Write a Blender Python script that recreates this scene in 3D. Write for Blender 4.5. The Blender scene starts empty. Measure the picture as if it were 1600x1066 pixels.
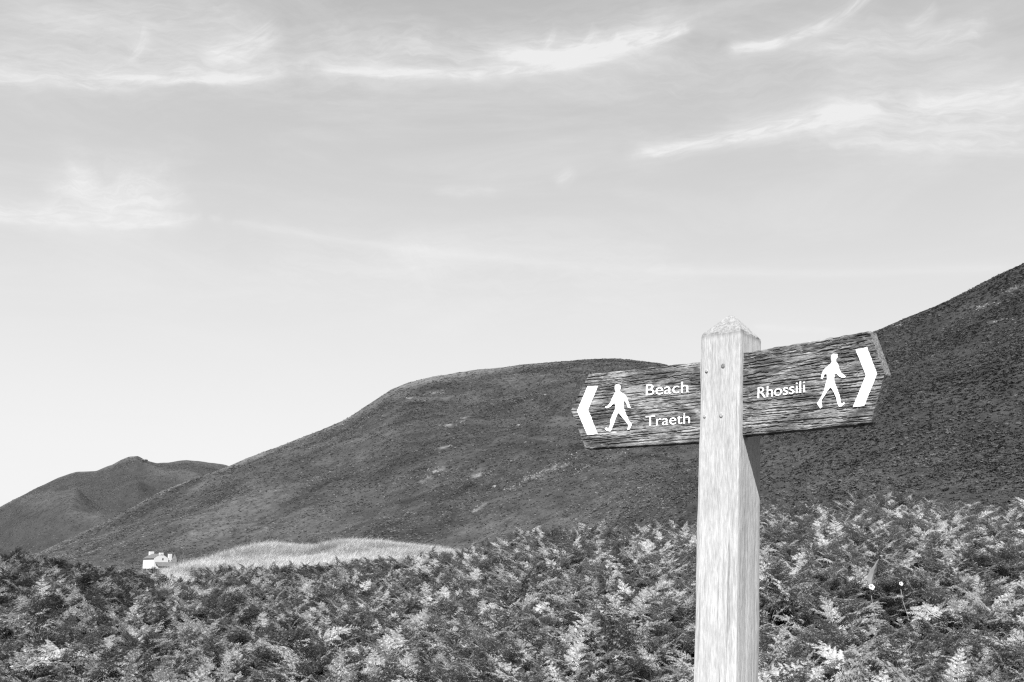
import bpy, bmesh, math, random
import numpy as np
from mathutils import Matrix, Vector
random.seed(7)
rng = np.random.default_rng(11)
sc = bpy.context.scene
COL = sc.collection

# ------------------------------------------------------------------ camera
PITCH = math.radians(13.0)
EYE = np.array([0.0, 0.0, 1.6])
cam_d = bpy.data.cameras.new('camera')
cam_d.sensor_width = 36; cam_d.lens = 36
cam_d.clip_start = 0.05; cam_d.clip_end = 20000
cam = bpy.data.objects.new('camera', cam_d); COL.objects.link(cam)
cam.location = EYE; cam.rotation_euler = (math.pi/2 + PITCH, 0, 0)
sc.camera = cam

# ------------------------------------------------------------------ light
SUN_DIR = Vector((0.070, 0.568, -0.820)).normalized()      # the way the light travels
SUN_EL = math.asin(-SUN_DIR.z)
sun_d = bpy.data.lights.new('sun', 'SUN'); sun_d.energy = 5.0; sun_d.angle = math.radians(0.53)
sun_d.color = (1.0, 1.0, 1.0)
sun = bpy.data.objects.new('sun', sun_d); COL.objects.link(sun)
sun.rotation_euler = SUN_DIR.to_track_quat('-Z', 'Y').to_euler()
sc.view_settings.view_transform = 'Standard'
sc.view_settings.look = 'None'
sc.view_settings.exposure = 1.75
sc.view_settings.gamma = 1.0
sc.view_settings.use_curve_mapping = False
sc.cycles.max_bounces = 6
sc.cycles.diffuse_bounces = 3
sc.cycles.transparent_max_bounces = 8
sc.cycles.use_denoising = False
sc.cycles.use_adaptive_sampling = False
sc.cycles.filter_width = 1.3

def pdir(px, py):
    """world direction seen through a point of the 1600 x 1066 photograph"""
    a, b = (px-800)/1600.0, (533-py)/1600.0
    d = np.array([a, math.cos(PITCH)-b*math.sin(PITCH), math.sin(PITCH)+b*math.cos(PITCH)])
    return d/np.linalg.norm(d)
def az_el(px, py):
    d = pdir(px, py)
    return math.atan2(d[0], d[1]), math.atan2(d[2], math.hypot(d[0], d[1]))

# ------------------------------------------------------------------ world: black and white Nishita sky with cirrus
world = bpy.data.worlds.new('World'); sc.world = world; world.use_nodes = True
world.cycles.sampling_method = 'MANUAL'; world.cycles.sample_map_resolution = 512
wt = world.node_tree; wt.nodes.clear()
class G:
    """tiny helper for shader node graphs"""
    def __init__(s, tree): s.t = tree
    def n(s, kind, **kw):
        nd = s.t.nodes.new(kind)
        for k, v in kw.items(): setattr(nd, k, v)
        return nd
    def put(s, sock, v):
        if v is None: return
        if hasattr(v, 'is_output'): s.t.links.new(v, sock)
        else: sock.default_value = v
    def m(s, op, a, b=None, c=None, clamp=False):
        nd = s.n('ShaderNodeMath', operation=op, use_clamp=clamp)
        for i, v in enumerate((a, b, c)): s.put(nd.inputs[i], v)
        return nd.outputs[0]
    def noise(s, vec, scale, detail=5, rough=0.55, dist=0.0):
        nd = s.n('ShaderNodeTexNoise'); s.put(nd.inputs['Vector'], vec)
        nd.inputs['Scale'].default_value = scale; nd.inputs['Detail'].default_value = detail
        nd.inputs['Roughness'].default_value = rough; nd.inputs['Distortion'].default_value = dist
        return nd.outputs['Fac']
    def ss(s, x, lo, hi, a=0.0, b=1.0):
        nd = s.n('ShaderNodeMapRange', interpolation_type='SMOOTHSTEP'); s.put(nd.inputs['Value'], x)
        for k, v in zip(('From Min', 'From Max', 'To Min', 'To Max'), (lo, hi, a, b)): nd.inputs[k].default_value = v
        return nd.outputs[0]
    def lin(s, x, lo, hi, a=0.0, b=1.0):
        nd = s.n('ShaderNodeMapRange'); s.put(nd.inputs['Value'], x)
        for k, v in zip(('From Min', 'From Max', 'To Min', 'To Max'), (lo, hi, a, b)): nd.inputs[k].default_value = v
        return nd.outputs[0]
    def xyz(s, x, y, z=0.0):
        nd = s.n('ShaderNodeCombineXYZ')
        for i, v in enumerate((x, y, z)): s.put(nd.inputs[i], v)
        return nd.outputs[0]
    def sep(s, v):
        nd = s.n('ShaderNodeSeparateXYZ'); s.put(nd.inputs[0], v); return nd.outputs
    def mapping(s, v, scale, rot=(0, 0, 0), loc=(0, 0, 0)):
        nd = s.n('ShaderNodeMapping'); s.put(nd.inputs['Vector'], v)
        nd.inputs['Scale'].default_value = scale; nd.inputs['Rotation'].default_value = rot; nd.inputs['Location'].default_value = loc
        return nd.outputs[0]
    def grey(s, v):
        nd = s.n('ShaderNodeCombineColor')
        for i in range(3): s.put(nd.inputs[i], v)
        return nd.outputs[0]

SKY_STRENGTH = 0.083
SKY_TOP, SKY_KNEE = 3.65, 3.0
def build_sky():
    g = G(wt)
    tex = g.n('ShaderNodeTexSky', sky_type='NISHITA', sun_disc=False, sun_elevation=SUN_EL, sun_rotation=math.pi)
    tex.air_density = 1.0; tex.dust_density = 1.4; tex.ozone_density = 1.0
    bw = g.n('ShaderNodeRGBToBW'); wt.links.new(tex.outputs[0], bw.inputs[0])
    # the film curve of a black and white conversion: steep in the blue, flat towards white
    sq = g.m('MULTIPLY', bw.outputs[0], bw.outputs[0])
    base = g.m('DIVIDE', g.m('MULTIPLY', sq, SKY_TOP), g.m('ADD', sq, SKY_KNEE))
    co = g.n('ShaderNodeTexCoord').outputs['Generated']
    x, y, z = g.sep(co)
    az = g.m('ARCTAN2', x, y)
    el = g.m('ARCSINE', g.m('MAXIMUM', g.m('MINIMUM', z, 1.0), -1.0))
    sph = g.xyz(az, el)
    warp1 = g.m('SUBTRACT', g.noise(sph, 7.0, 4, 0.6), 0.5)
    warp2 = g.m('SUBTRACT', g.noise(g.mapping(sph, (1, 1, 1), loc=(3.1, 7.7, 0)), 26.0, 4, 0.6), 0.5)
    total = None
    def streak(p0, p1, w_up, w_dn, amp, bend=0.0, comb=0.0, comb_rot=0.9, warp=0.03, end=0.25, grain=1.6, lo=0.12, fine=1.0, fan=0.0):
        nonlocal total
        a0, e0 = az_el(*p0); a1, e1 = az_el(*p1)
        ca, ce = (a0+a1)/2, (e0+e1)/2
        L = math.hypot(a1-a0, e1-e0)/2; tx, ty = (a1-a0)/(2*L), (e1-e0)/(2*L)
        k = 1/1600.0
        da, de = g.m('SUBTRACT', az, ca), g.m('SUBTRACT', el, ce)
        u = g.m('ADD', g.m('MULTIPLY', da, tx), g.m('MULTIPLY', de, ty))
        v = g.m('SUBTRACT', g.m('MULTIPLY', de, tx), g.m('MULTIPLY', da, ty))
        un = g.m('DIVIDE', u, L)
        ue = g.m('ADD', un, g.m('ADD', g.m('MULTIPLY', warp1, 0.9), g.m('MULTIPLY', warp2, 0.45)))
        if bend: v = g.m('SUBTRACT', v, g.m('MULTIPLY', g.m('MULTIPLY', un, un), bend*k))
        v = g.m('ADD', v, g.m('MULTIPLY', warp1, warp)); v = g.m('ADD', v, g.m('MULTIPLY', warp2, warp*0.35*fine))
        up = g.m('DIVIDE', g.m('MAXIMUM', v, 0.0), w_up*k)
        dn = g.m('DIVIDE', g.m('MINIMUM', v, 0.0), w_dn*k)
        q = g.m('ADD', g.m('MULTIPLY', up, up), g.m('MULTIPLY', dn, dn))
        mask = g.m('DIVIDE', 1.0, g.m('ADD', 1.0, g.m('POWER', q, 1.3)))
        fade = g.ss(g.m('ABSOLUTE', ue), 1.0-end, 1.0, 1.0, 0.0)
        uv = g.xyz(g.m('ADD', u, g.m('MULTIPLY', v, comb_rot*comb)), v)
        nz = g.noise(g.mapping(uv, (8*grain, 58*grain, 1), rot=(0, 0, -fan)), 1.0, 7, 0.68, 0.9)
        nz = g.ss(nz, 0.26, 0.76, lo+0.1, 1.4)
        r = g.m('MULTIPLY', g.m('MULTIPLY', mask, fade), g.m('MULTIPLY', nz, amp))
        if comb:
            cn = g.noise(g.mapping(uv, (34, 5, 1), rot=(0, 0, -comb_rot)), 1.0, 6, 0.65, 1.6)
            wide = g.m('DIVIDE', 1.0, g.m('ADD', 1.0, g.m('POWER', g.m('ABSOLUTE', g.m('DIVIDE', g.m('SUBTRACT', v, 30*k), 40*k)), 4.0)))
            r = g.m('ADD', r, g.m('MULTIPLY', g.m('MULTIPLY', wide, fade), g.m('MULTIPLY', g.ss(cn, 0.4, 0.85), amp*comb*0.45)))
        total = r if total is None else g.m('ADD', total, r)
    for s in STREAKS: streak(*s[:5], **s[5])
    # thin veil all over the sky, drawn out sideways
    veil = g.noise(g.mapping(sph, (3.0, 13.0, 1), rot=(0, 0, 0.16)), 1.0, 7, 0.62, 0.7)
    veil = g.m('MULTIPLY', g.ss(veil, 0.4, 0.8), 0.24)
    total = g.m('ADD', total, veil)
    total = g.m('MINIMUM', g.m('MULTIPLY', total, 1.5), 0.95)
    white = 3.1
    out = g.m('ADD', g.m('MULTIPLY', base, g.m('SUBTRACT', 1.0, total)), g.m('MULTIPLY', total, white))
    bg = g.n('ShaderNodeBackground'); g.put(bg.inputs['Color'], g.grey(out)); bg.inputs['Strength'].default_value = SKY_STRENGTH
    wo = g.n('ShaderNodeOutputWorld'); wt.links.new(bg.outputs[0], wo.inputs['Surface'])
STREAKS = [
    ((-260, 62), (760, 66), 62, 46, 0.15, dict(end=0.4, fan=0.2, warp=0.05)),
    ((640, 70), (1760, 62), 54, 50, 0.12, dict(end=0.4, fan=-0.2, warp=0.05)),
    ((240, 392), (1180, 430), 60, 60, 0.16, dict(end=0.5, warp=0.06, fan=0.15)),
    ((-260, 112), (480, 116), 26, 9, 0.34, dict(bend=8, end=0.35, fan=0.05)),
    ((120, 122), (470, 120), 5, 5, 0.34, dict(bend=6, end=0.5, warp=0.012)),
    ((300, 108), (466, 34), 18, 14, 0.34, dict(bend=20, end=0.6, warp=0.02)),
    ((196, 108), (236, 44), 5, 7, 0.26, dict(bend=8, end=0.6, warp=0.01)),
    ((-60, 34), (420, 14), 30, 24, 0.16, dict(end=0.5, fan=-0.12)),
    ((430, 112), (1000, 96), 9, 7, 0.40, dict(bend=12, end=0.4, warp=0.014)),
    ((760, 104), (1124, 42), 11, 8, 0.58, dict(bend=18, end=0.4, warp=0.014, fan=0.06)),
    ((520, 84), (1120, 52), 34, 26, 0.20, dict(bend=18, end=0.45, fan=0.2)),
    ((846, 84), (872, 40), 4, 6, 0.24, dict(bend=6, end=0.7, warp=0.01)),
    ((902, 84), (934, 38), 4, 7, 0.22, dict(bend=6, end=0.7, warp=0.01)),
    ((952, 84), (972, 52), 4, 6, 0.32, dict(bend=5, end=0.7, warp=0.01)),
    ((1130, 98), (1385, 8), 7, 7, 0.42, dict(bend=26, end=0.4, warp=0.014)),
    ((1130, 84), (1230, 66), 6, 6, 0.26, dict(bend=8, end=0.5, warp=0.012)),
    ((1210, 92), (1580, 50), 18, 12, 0.24, dict(bend=10, end=0.4, fan=0.12)),
    ((1405, 50), (1470, 12), 6, 9, 0.22, dict(bend=10, end=0.6, warp=0.012)),
    ((945, 248), (1370, 164), 12, 10, 0.54, dict(bend=-6, end=0.4, warp=0.014)),
    ((1120, 212), (1420, 168), 30, 20, 0.22, dict(end=0.5, fan=0.25)),
    ((1220, 176), (1720, 186), 34, 34, 0.34, dict(end=0.4, fan=-0.1)),
    ((1390, 170), (1780, 112), 14, 16, 0.34, dict(end=0.3)),
    ((1270, 224), (1700, 220), 9, 9, 0.30, dict(end=0.4)),
    ((-240, 322), (330, 346), 16, 10, 0.5, dict(end=0.35, fan=0.05)),
    ((40, 304), (312, 296), 26, 26, 0.42, dict(end=0.55, warp=0.06, fine=2.2, lo=0.3)),
    ((100, 286), (160, 262), 16, 16, 0.3, dict(end=0.8, warp=0.04, fine=2.0)),
    ((862, 290), (900, 256), 7, 9, 0.28, dict(end=0.7, warp=0.02)),
    ((300, 338), (1650, 418), 7, 6, 0.17, dict(bend=3, end=0.12, warp=0.006, lo=0.5)),
    ((670, 296), (800, 302), 7, 5, 0.2, dict(end=0.6)),
    ((610, 350), (690, 470), 30, 34, 0.13, dict(end=0.6, warp=0.05)),
    ((1170, 510), (1340, 518), 5, 4, 0.3, dict(end=0.4, warp=0.005)),
    ((-40, 643), (300, 655), 4, 4, 0.2, dict(end=0.4, warp=0.004)),
]
build_sky()

# ------------------------------------------------------------------ helpers
def tag(o, label=None, cat=None, group=None, kind=None):
    if label: o['label'] = label
    if cat: o['category'] = cat
    if group: o['group'] = group
    if kind: o['kind'] = kind
    return o
def mesh_np(name, verts, faces, mat=None, smooth=False):
    me = bpy.data.meshes.new(name)
    me.from_pydata([tuple(v) for v in np.asarray(verts, float).tolist()], [], [tuple(f) for f in faces])
    if mat: me.materials.append(mat)
    if smooth: me.polygons.foreach_set('use_smooth', [True]*len(me.polygons))
    me.update(); return me
def link(name, me, parent=None):
    o = bpy.data.objects.new(name, me); COL.objects.link(o)
    if parent is not None: o.parent = parent
    return o
def empty(name, loc, rot=None):
    o = bpy.data.objects.new(name, None); COL.objects.link(o); o.empty_display_size = 0.1
    if rot is not None: o.matrix_world = Matrix.Translation(Vector(loc)) @ rot
    else: o.location = loc
    return o
def _h(ix, iy, s):
    v = (ix*374761393 + iy*668265263 + s*2147483647) & 0xffffffff
    v = ((v ^ (v >> 13))*1274126177) & 0xffffffff
    return ((v ^ (v >> 16)) & 0xffff)/65535.0
def vnoise(x, y, s=0):
    x = np.asarray(x, float); y = np.asarray(y, float)
    ix, iy = np.floor(x).astype(np.int64), np.floor(y).astype(np.int64)
    fx, fy = x-ix, y-iy; fx = fx*fx*(3-2*fx); fy = fy*fy*(3-2*fy)
    a, b, c, d = _h(ix, iy, s), _h(ix+1, iy, s), _h(ix, iy+1, s), _h(ix+1, iy+1, s)
    return (a*(1-fx)+b*fx)*(1-fy)+(c*(1-fx)+d*fx)*fy - 0.5
def fbm(x, y, s=0, octs=5, gain=0.5):
    t = 0; a = 1.0
    for i in range(octs):
        t = t + a*vnoise(x*2**i, y*2**i, s+i*17); a *= gain
    return t
def smooth(t):
    t = np.clip(t, 0, 1); return t*t*(3-2*t)

# ------------------------------------------------------------------ materials
def mat_new(name):
    m = bpy.data.materials.new(name); m.use_nodes = True; m.node_tree.nodes.clear(); return m, G(m.node_tree)
def finish(m, g, col, rough=0.8, spec=0.2, bump=None, bump_s=0.3, bump_d=0.01, transl=0.0):
    p = g.n('ShaderNodeBsdfPrincipled')
    g.put(p.inputs['Base Color'], col); g.put(p.inputs['Roughness'], rough); p.inputs['Specular IOR Level'].default_value = spec
    if bump is not None:
        b = g.n('ShaderNodeBump'); g.put(b.inputs['Height'], bump); b.inputs['Strength'].default_value = bump_s; b.inputs['Distance'].default_value = bump_d
        m.node_tree.links.new(b.outputs[0], p.inputs['Normal'])
    sh = p.outputs[0]
    if transl:
        t = g.n('ShaderNodeBsdfTranslucent'); g.put(t.inputs['Color'], col)
        mx = g.n('ShaderNodeMixShader'); mx.inputs[0].default_value = transl
        m.node_tree.links.new(sh, mx.inputs[1]); m.node_tree.links.new(t.outputs[0], mx.inputs[2]); sh = mx.outputs[0]
    o = g.n('ShaderNodeOutputMaterial'); m.node_tree.links.new(sh, o.inputs['Surface'])
    return m
def post_wood():
    m, g = mat_new('bleached_oak')
    co = g.n('ShaderNodeTexCoord').outputs['Object']
    a = g.noise(g.mapping(co, (200, 200, 24.0)), 1.0, 6, 0.62, 0.5)
    b = g.noise(g.mapping(co, (460, 460, 50.0)), 1.0, 4, 0.6, 0.2)
    c = g.noise(g.mapping(co, (14, 14, 4)), 1.0, 4, 0.55)
    v = g.m('ADD', g.m('MULTIPLY', g.ss(a, 0.3, 0.7), 0.055), g.m('MULTIPLY', g.ss(b, 0.3, 0.68), 0.07))
    v = g.m('ADD', v, g.m('MULTIPLY', g.ss(c, 0.3, 0.7), 0.05))
    crack = g.ss(g.noise(g.mapping(co, (170, 170, 4.0), loc=(5, 3, 1)), 1.0, 3, 0.5, 0.3), 0.27, 0.36)
    col = g.m('MULTIPLY', g.m('ADD', v, 0.16), g.lin(crack, 0, 1, 0.62, 1.0))
    z = g.sep(co)[2]
    li = g.noise(co, 120.0, 5, 0.6)
    lic = g.m('MULTIPLY', g.ss(z, 2.188, 2.206), g.lin(g.ss(li, 0.38, 0.62), 0, 1, 0.56, 0.36))     # grey lichen on the end grain
    col = g.m('MULTIPLY', col, g.m('SUBTRACT', 1.0, lic))
    hgt = g.m('ADD', g.m('MULTIPLY', a, 0.6), g.m('ADD', g.m('MULTIPLY', b, 0.35), g.m('MULTIPLY', crack, 0.5)))
    return finish(m, g, g.grey(col), 0.85, 0.15, hgt, 0.55, 0.004)
def board_wood():
    m, g = mat_new('weathered_board')
    co = g.n('ShaderNodeTexCoord').outputs['Object']
    big = g.noise(g.mapping(co, (9, 9, 26)), 1.0, 4, 0.6, 0.8)
    a = g.noise(g.mapping(co, (60, 60, 250)), 1.0, 7, 0.74, 0.5)
    b = g.noise(g.mapping(co, (90, 90, 620)), 1.0, 5, 0.66, 0.3)
    cr = g.noise(g.mapping(co, (30, 30, 330), loc=(7, 2, 4)), 1.0, 6, 0.7, 0.5)
    light = g.ss(g.m('ADD', g.m('MULTIPLY', big, 0.75), g.m('MULTIPLY', a, 0.5)), 0.5, 0.8)
    col = g.m('ADD', 0.03, g.m('MULTIPLY', light, 0.165))
    col = g.m('ADD', col, g.m('MULTIPLY', g.ss(b, 0.53, 0.66), 0.06))
    dark = g.ss(cr, 0.385, 0.435)
    col = g.m('MULTIPLY', col, g.lin(dark, 0, 1, 0.38, 1.0))
    hgt = g.m('ADD', g.m('MULTIPLY', a, 0.5), g.m('ADD', g.m('MULTIPLY', b, 0.2), g.m('MULTIPLY', dark, 0.6)))
    return finish(m, g, g.grey(col), 0.8, 0.2, hgt, 0.7, 0.004)
def white_paint():
    m, g = mat_new('white_paint')
    co = g.n('ShaderNodeTexCoord').outputs['Object']
    a = g.noise(g.mapping(co, (60, 60, 420)), 1.0, 5, 0.65, 0.7)
    chip = g.ss(a, 0.36, 0.41)
    col = g.m('ADD', 0.12, g.m('MULTIPLY', chip, 0.55))
    return finish(m, g, g.grey(col), 0.6, 0.3, a, 0.25, 0.002)
def leaf_mat(name, lo, hi, transl=0.3, rough=0.5, spec=0.3):
    m, g = mat_new(name)
    at = g.n('ShaderNodeAttribute', attribute_type='INSTANCER', attribute_name='tone').outputs['Fac']
    co = g.n('ShaderNodeTexCoord').outputs['Object']
    n = g.noise(co, 14.0, 3, 0.6)
    t = g.m('ADD', g.m('MULTIPLY', at, 0.5), g.lin(n, 0.3, 0.7, 0.25, 0.75), clamp=True)
    col = g.m('ADD', lo, g.m('MULTIPLY', t, hi-lo))
    return finish(m, g, g.grey(col), rough, spec, None, transl=transl)
def plain(name, c, rough=0.8, spec=0.2, nscale=None, namp=0.3, bump=0.0):
    m, g = mat_new(name)
    if nscale is None: return finish(m, g, (c, c, c, 1), rough, spec)
    co = g.n('ShaderNodeTexCoord').outputs['Object']
    n = g.noise(co, nscale, 5, 0.6)
    col = g.m('MULTIPLY', g.lin(n, 0.3, 0.7, 1-namp, 1+namp), c)
    return finish(m, g, g.grey(col), rough, spec, n if bump else None, bump, 0.05)
def hill_mat(name, lo, hi, dry):
    m, g = mat_new(name)
    co = g.n('ShaderNodeTexCoord').outputs['Object']
    at = g.n('ShaderNodeAttribute', attribute_name='dry').outputs['Fac']
    a = g.noise(g.mapping(co, (0.02, 0.012, 0.03)), 1.0, 6, 0.62, 0.6)
    b = g.noise(co, 0.16, 6, 0.68)
    c = g.noise(co, 0.9, 4, 0.7)
    v = g.m('ADD', g.m('MULTIPLY', g.ss(a, 0.3, 0.7), 0.45), g.m('ADD', g.m('MULTIPLY', g.ss(b, 0.3, 0.7), 0.35), g.m('MULTIPLY', g.ss(c, 0.3, 0.7), 0.2)))
    col = g.m('ADD', lo, g.m('MULTIPLY', v, hi-lo))
    col = g.m('ADD', col, g.m('MULTIPLY', g.m('MULTIPLY', at, g.ss(b, 0.2, 0.65)), dry))
    return finish(m, g, g.grey(col), 0.95, 0.05, g.m('ADD', b, g.m('MULTIPLY', c, 0.4)), 0.8, 1.5)
M_POST, M_BOARD, M_WHITE = post_wood(), board_wood(), white_paint()
M_FERN = leaf_mat('bracken_leaf', 0.046, 0.24, 0.24, 0.48, 0.35)
M_STALK = plain('bracken_stalk', 0.09, 0.6, 0.3)
M_GRASS = leaf_mat('dry_grass', 0.19, 0.40, 0.3, 0.6, 0.25)
M_HEATH = leaf_mat('heather', 0.034, 0.125, 0.1, 0.9, 0.05)
M_HILL = hill_mat('moorland', 0.008, 0.042, 0.05)
M_FAR = hill_mat('far_moorland', 0.014, 0.034, 0.04)
M_SOIL = plain('leaf_litter', 0.02, 0.95, 0.05, 3.0, 0.5, 0.6)
M_ROCK = plain('pale_rock', 0.10, 0.9, 0.1, 1.2, 0.4, 0.5)
M_RENDER = plain('whitewash', 0.36, 0.8, 0.2, 0.8, 0.06)
M_SLATE = plain('slate', 0.06, 0.7, 0.3, 2.0, 0.25)
M_DARK = plain('dark_hole', 0.02, 0.9, 0.1)
M_END = plain('shade_toned_end_grain', 0.09, 0.9, 0.1, 160.0, 0.5, 0.4)  # sawn end faces; shade of the lower point facet worked into their colour
M_RUST = plain('dark_bolt', 0.10, 0.8, 0.2, 400.0, 0.4)
M_BOLT = plain('rusted_bolt', 0.2, 0.8, 0.2, 400.0, 0.4)
M_PETAL = plain('white_petal', 0.36, 0.6, 0.2)

# ------------------------------------------------------------------ the lie of the land
CP = math.cos(PITCH)
def q_of(x, y):
    """column of the photograph in which a point near eye level stands"""
    az = np.clip(np.arctan2(x, y), -1.0, 1.0)
    return 800+1600*np.tan(az)/CP
def tan_e(q, py):
    """slope of the sight line for column q (near eye level) and row py"""
    q = np.asarray(q, float); py = np.asarray(py, float)
    a, b = (q-800)/1600.0, (533-py)/1600.0
    return (math.sin(PITCH)+b*math.cos(PITCH))/np.hypot(a, math.cos(PITCH)-b*math.sin(PITCH))
FERN_H = 0.45
QC = [-900, -300, 0, 130, 230, 300, 420, 520, 620, 740, 830, 960, 1080, 1200, 1350, 1600, 1900, 2600]
YC = [880, 874, 874, 885, 897, 901, 896, 887, 878, 864, 834, 826, 816, 795, 785, 790, 793, 800]
RCR = [36, 36, 36, 36, 38, 38, 36, 35, 34, 32, 30, 28, 27, 26, 25, 25, 25, 25]
QM = [-900, 150, 230, 280, 330, 400, 430, 520, 600, 680, 740, 800, 900, 2600]
YM = [925, 925, 896, 880, 866, 850, 844, 840, 841, 845, 852, 862, 880, 900]
R_M, GRASS_H = 47.0, 0.55
RIDGE = [(-400, 940), (-100, 908), (60, 868), (110, 843), (160, 819), (200, 797), (250, 769), (300, 748), (355, 728), (420, 702), (500, 672), (540, 655),
         (580, 629), (610, 609), (640, 597), (680, 588), (720, 583), (780, 576), (850, 567), (900, 563), (960, 562), (1030, 568), (1100, 586),
         (1170, 592), (1250, 573), (1310, 546), (1365, 518), (1420, 494), (1480, 469), (1540, 442), (1600, 414), (1700, 370), (1850, 322), (2100, 285), (2600, 270)]
RA = np.array([az_el(*p)[0] for p in RIDGE]); RT = np.tan([az_el(*p)[1] for p in RIDGE])
def tab(pts): return np.array([az_el(p, 700)[0] for p, _ in pts]), np.array([v for _, v in pts], float)
RR = tab([(-400, 800), (355, 880), (640, 900), (900, 900), (1050, 800), (1170, 620), (1365, 480), (1600, 430), (2600, 400)])
FF = tab([(-400, 430), (355, 400), (640, 330), (900, 230), (1080, 155), (1365, 112), (1600, 106), (2600, 102)])
def spline_tab(az, A, V):
    # smoothed table look-up so that the slopes carry no creases
    w = 0.012
    return sum(k*np.interp(az+d*w, A, V) for d, k in ((-2, .1), (-1, .2), (0, .4), (1, .2), (2, .1)))
def hill_z(az, r):
    F = spline_tab(az, *FF); R = spline_tab(az, *RR)
    zf = 4.5
    zr = 1.6+R*np.interp(az, RA, RT)
    zr = np.maximum(zr, zf-4)
    t = (r-F)/(R-F); tc = np.clip(t, 0, 1)
    s = 0.5*tc+1.25*tc**2-0.75*tc**3
    z = zf+(zr-zf)*s
    over = np.clip(r-R, 0, None)
    z = z+np.clip(over, 0, 60)*0.06-0.0012*over**2*np.clip(zr/100, 0.2, 2)
    x, y = r*np.sin(az), r*np.cos(az)
    amp = smooth(t*4)*(1-0.8*smooth((t-0.6)/0.4))
    z = z+amp*(9.0*fbm(x/120, y/120, 3, 4)+4.5*fbm((x+y*0.5)/46, (y-x*0.5)/90, 5, 4))
    z = z+np.clip(t*6, 0, 1)*(1.0*fbm(x/14, y/14, 9, 4))
    return z, t
def near_z(x, y):
    x = np.asarray(x, float); y = np.asarray(y, float)
    r = np.hypot(x, y); q = q_of(x, y)
    rc = np.interp(q, QC, RCR)
    gc = 1.6+rc*tan_e(q, np.interp(q, QC, YC))-FERN_H
    ymq = np.interp(q, QM, YM)
    zm = 1.6+R_M*tan_e(q, ymq)-GRASS_H
    t = np.clip((r-4)/(rc-4), 0, 1)
    z = gc*t**1.12
    z = np.where(r > rc, gc+(zm-gc)*smooth((r-rc)/(R_M-rc)), z)
    zp = -1.0+np.clip(r-100, 0, None)*0.019
    z = np.where(r > R_M, zm+(zp-zm)*smooth((r-R_M)/50.0), z)
    z = z+smooth((r-5)/6)*0.22*fbm(x/3.1, y/3.1, 21, 3)*smooth((60-r)/20+0.4)
    behind = smooth((np.abs(np.arctan2(x, y))-1.1)/0.4)
    return z*(1-behind)-behind*np.clip(r-20, 0, None)*0.03
def land_z(x, y):
    x = np.asarray(x, float); y = np.asarray(y, float)
    az, r = np.arctan2(x, y), np.hypot(x, y)
    z = near_z(x, y)
    F = spline_tab(az, *FF)
    hz, _ = hill_z(az, np.maximum(r, F))
    k = smooth((r-(F-30))/35.0)
    return np.where(r > F-30, z*(1-k)+hz*k, z)

def polar(name, azs, rs, zfun, mat, attr=None, kind='structure'):
    A, Rr = np.meshgrid(azs, rs, indexing='ij')
    x, y = Rr*np.sin(A), Rr*np.cos(A); z = zfun(A, Rr, x, y)
    na, nr = A.shape
    v = np.stack([x, y, z], -1).reshape(-1, 3)
    i = np.arange(na*nr).reshape(na, nr)
    f = np.stack([i[:-1, :-1], i[:-1, 1:], i[1:, 1:], i[1:, :-1]], -1).reshape(-1, 4)
    me = bpy.data.meshes.new(name)
    me.vertices.add(len(v)); me.vertices.foreach_set('co', v.ravel())
    me.loops.add(f.size); me.loops.foreach_set('vertex_index', f[:, ::-1].ravel().astype(np.int32))
    me.polygons.add(len(f)); me.polygons.foreach_set('loop_start', np.arange(0, f.size, 4, dtype=np.int32))
    me.polygons.foreach_set('use_smooth', np.ones(len(f), bool))
    me.update(calc_edges=True)
    if attr is not None:
        at = me.attributes.new('dry', 'FLOAT', 'POINT'); at.data.foreach_set('value', attr(A, Rr, x, y).ravel().astype(np.float32))
    me.materials.append(mat)
    return tag(link(name, me), kind=kind)
polar('ground', np.radians(np.concatenate([np.linspace(-180, -62, 50), np.linspace(-61, 61, 260), np.linspace(62, 180, 50)])),
      np.concatenate([np.linspace(0.0, 60, 130), np.linspace(62, 100, 20)]), lambda A, R, x, y: near_z(x, y), M_SOIL)
def flat_z(A, R, x, y): return np.full_like(R, -4.5)
polar('open_country', np.radians(np.linspace(-180, 180, 97)), np.array([40, 100, 300, 800, 2000, 5000, 9000.0]), flat_z,
      plain('open_ground', 0.05, 0.95, 0.05, 0.02, 0.4))
def on_land(px, py, r0=90.0, r1=1000.0):
    """where the sight line through a point of the photograph meets the hillside"""
    d = pdir(px, py); h = math.hypot(d[0], d[1])
    rs = np.linspace(r0, r1, 2400); x, y = d[0]/h*rs, d[1]/h*rs
    z = 1.6+d[2]/h*rs
    hit = np.nonzero(land_z(x, y) >= z)[0]
    i = hit[0] if len(hit) else len(rs)-1
    return np.array([x[i], y[i], z[i]])
SCREE = [(790, 766, 850, 738, 4, 80), (820, 748, 880, 728, 5, 50), (850, 735, 915, 708, 4, 25), (660, 752, 690, 730, 6, 25), (740, 745, 760, 740, 4, 12),
         (895, 738, 980, 705, 3, 25), (690, 700, 715, 692, 4, 6), (700, 664, 730, 652, 6, 12), (640, 622, 690, 612, 5, 20), (920, 700, 1010, 670, 5, 14),
         (1520, 482, 1560, 474, 3, 18), (1560, 458, 1600, 446, 3, 18), (1548, 505, 1580, 498, 3, 12), (740, 800, 760, 786, 3, 10), (1395, 512, 1415, 503, 3, 8)]
TURF = []
for x0, y0, x1, y1, w, n in SCREE:
    for t in np.linspace(0, 1, 5):
        p = on_land(x0+(x1-x0)*t, y0+(y1-y0)*t); TURF.append((p[0], p[1], (1.2+w*0.7)*np.hypot(p[0], p[1])/1600))
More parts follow.
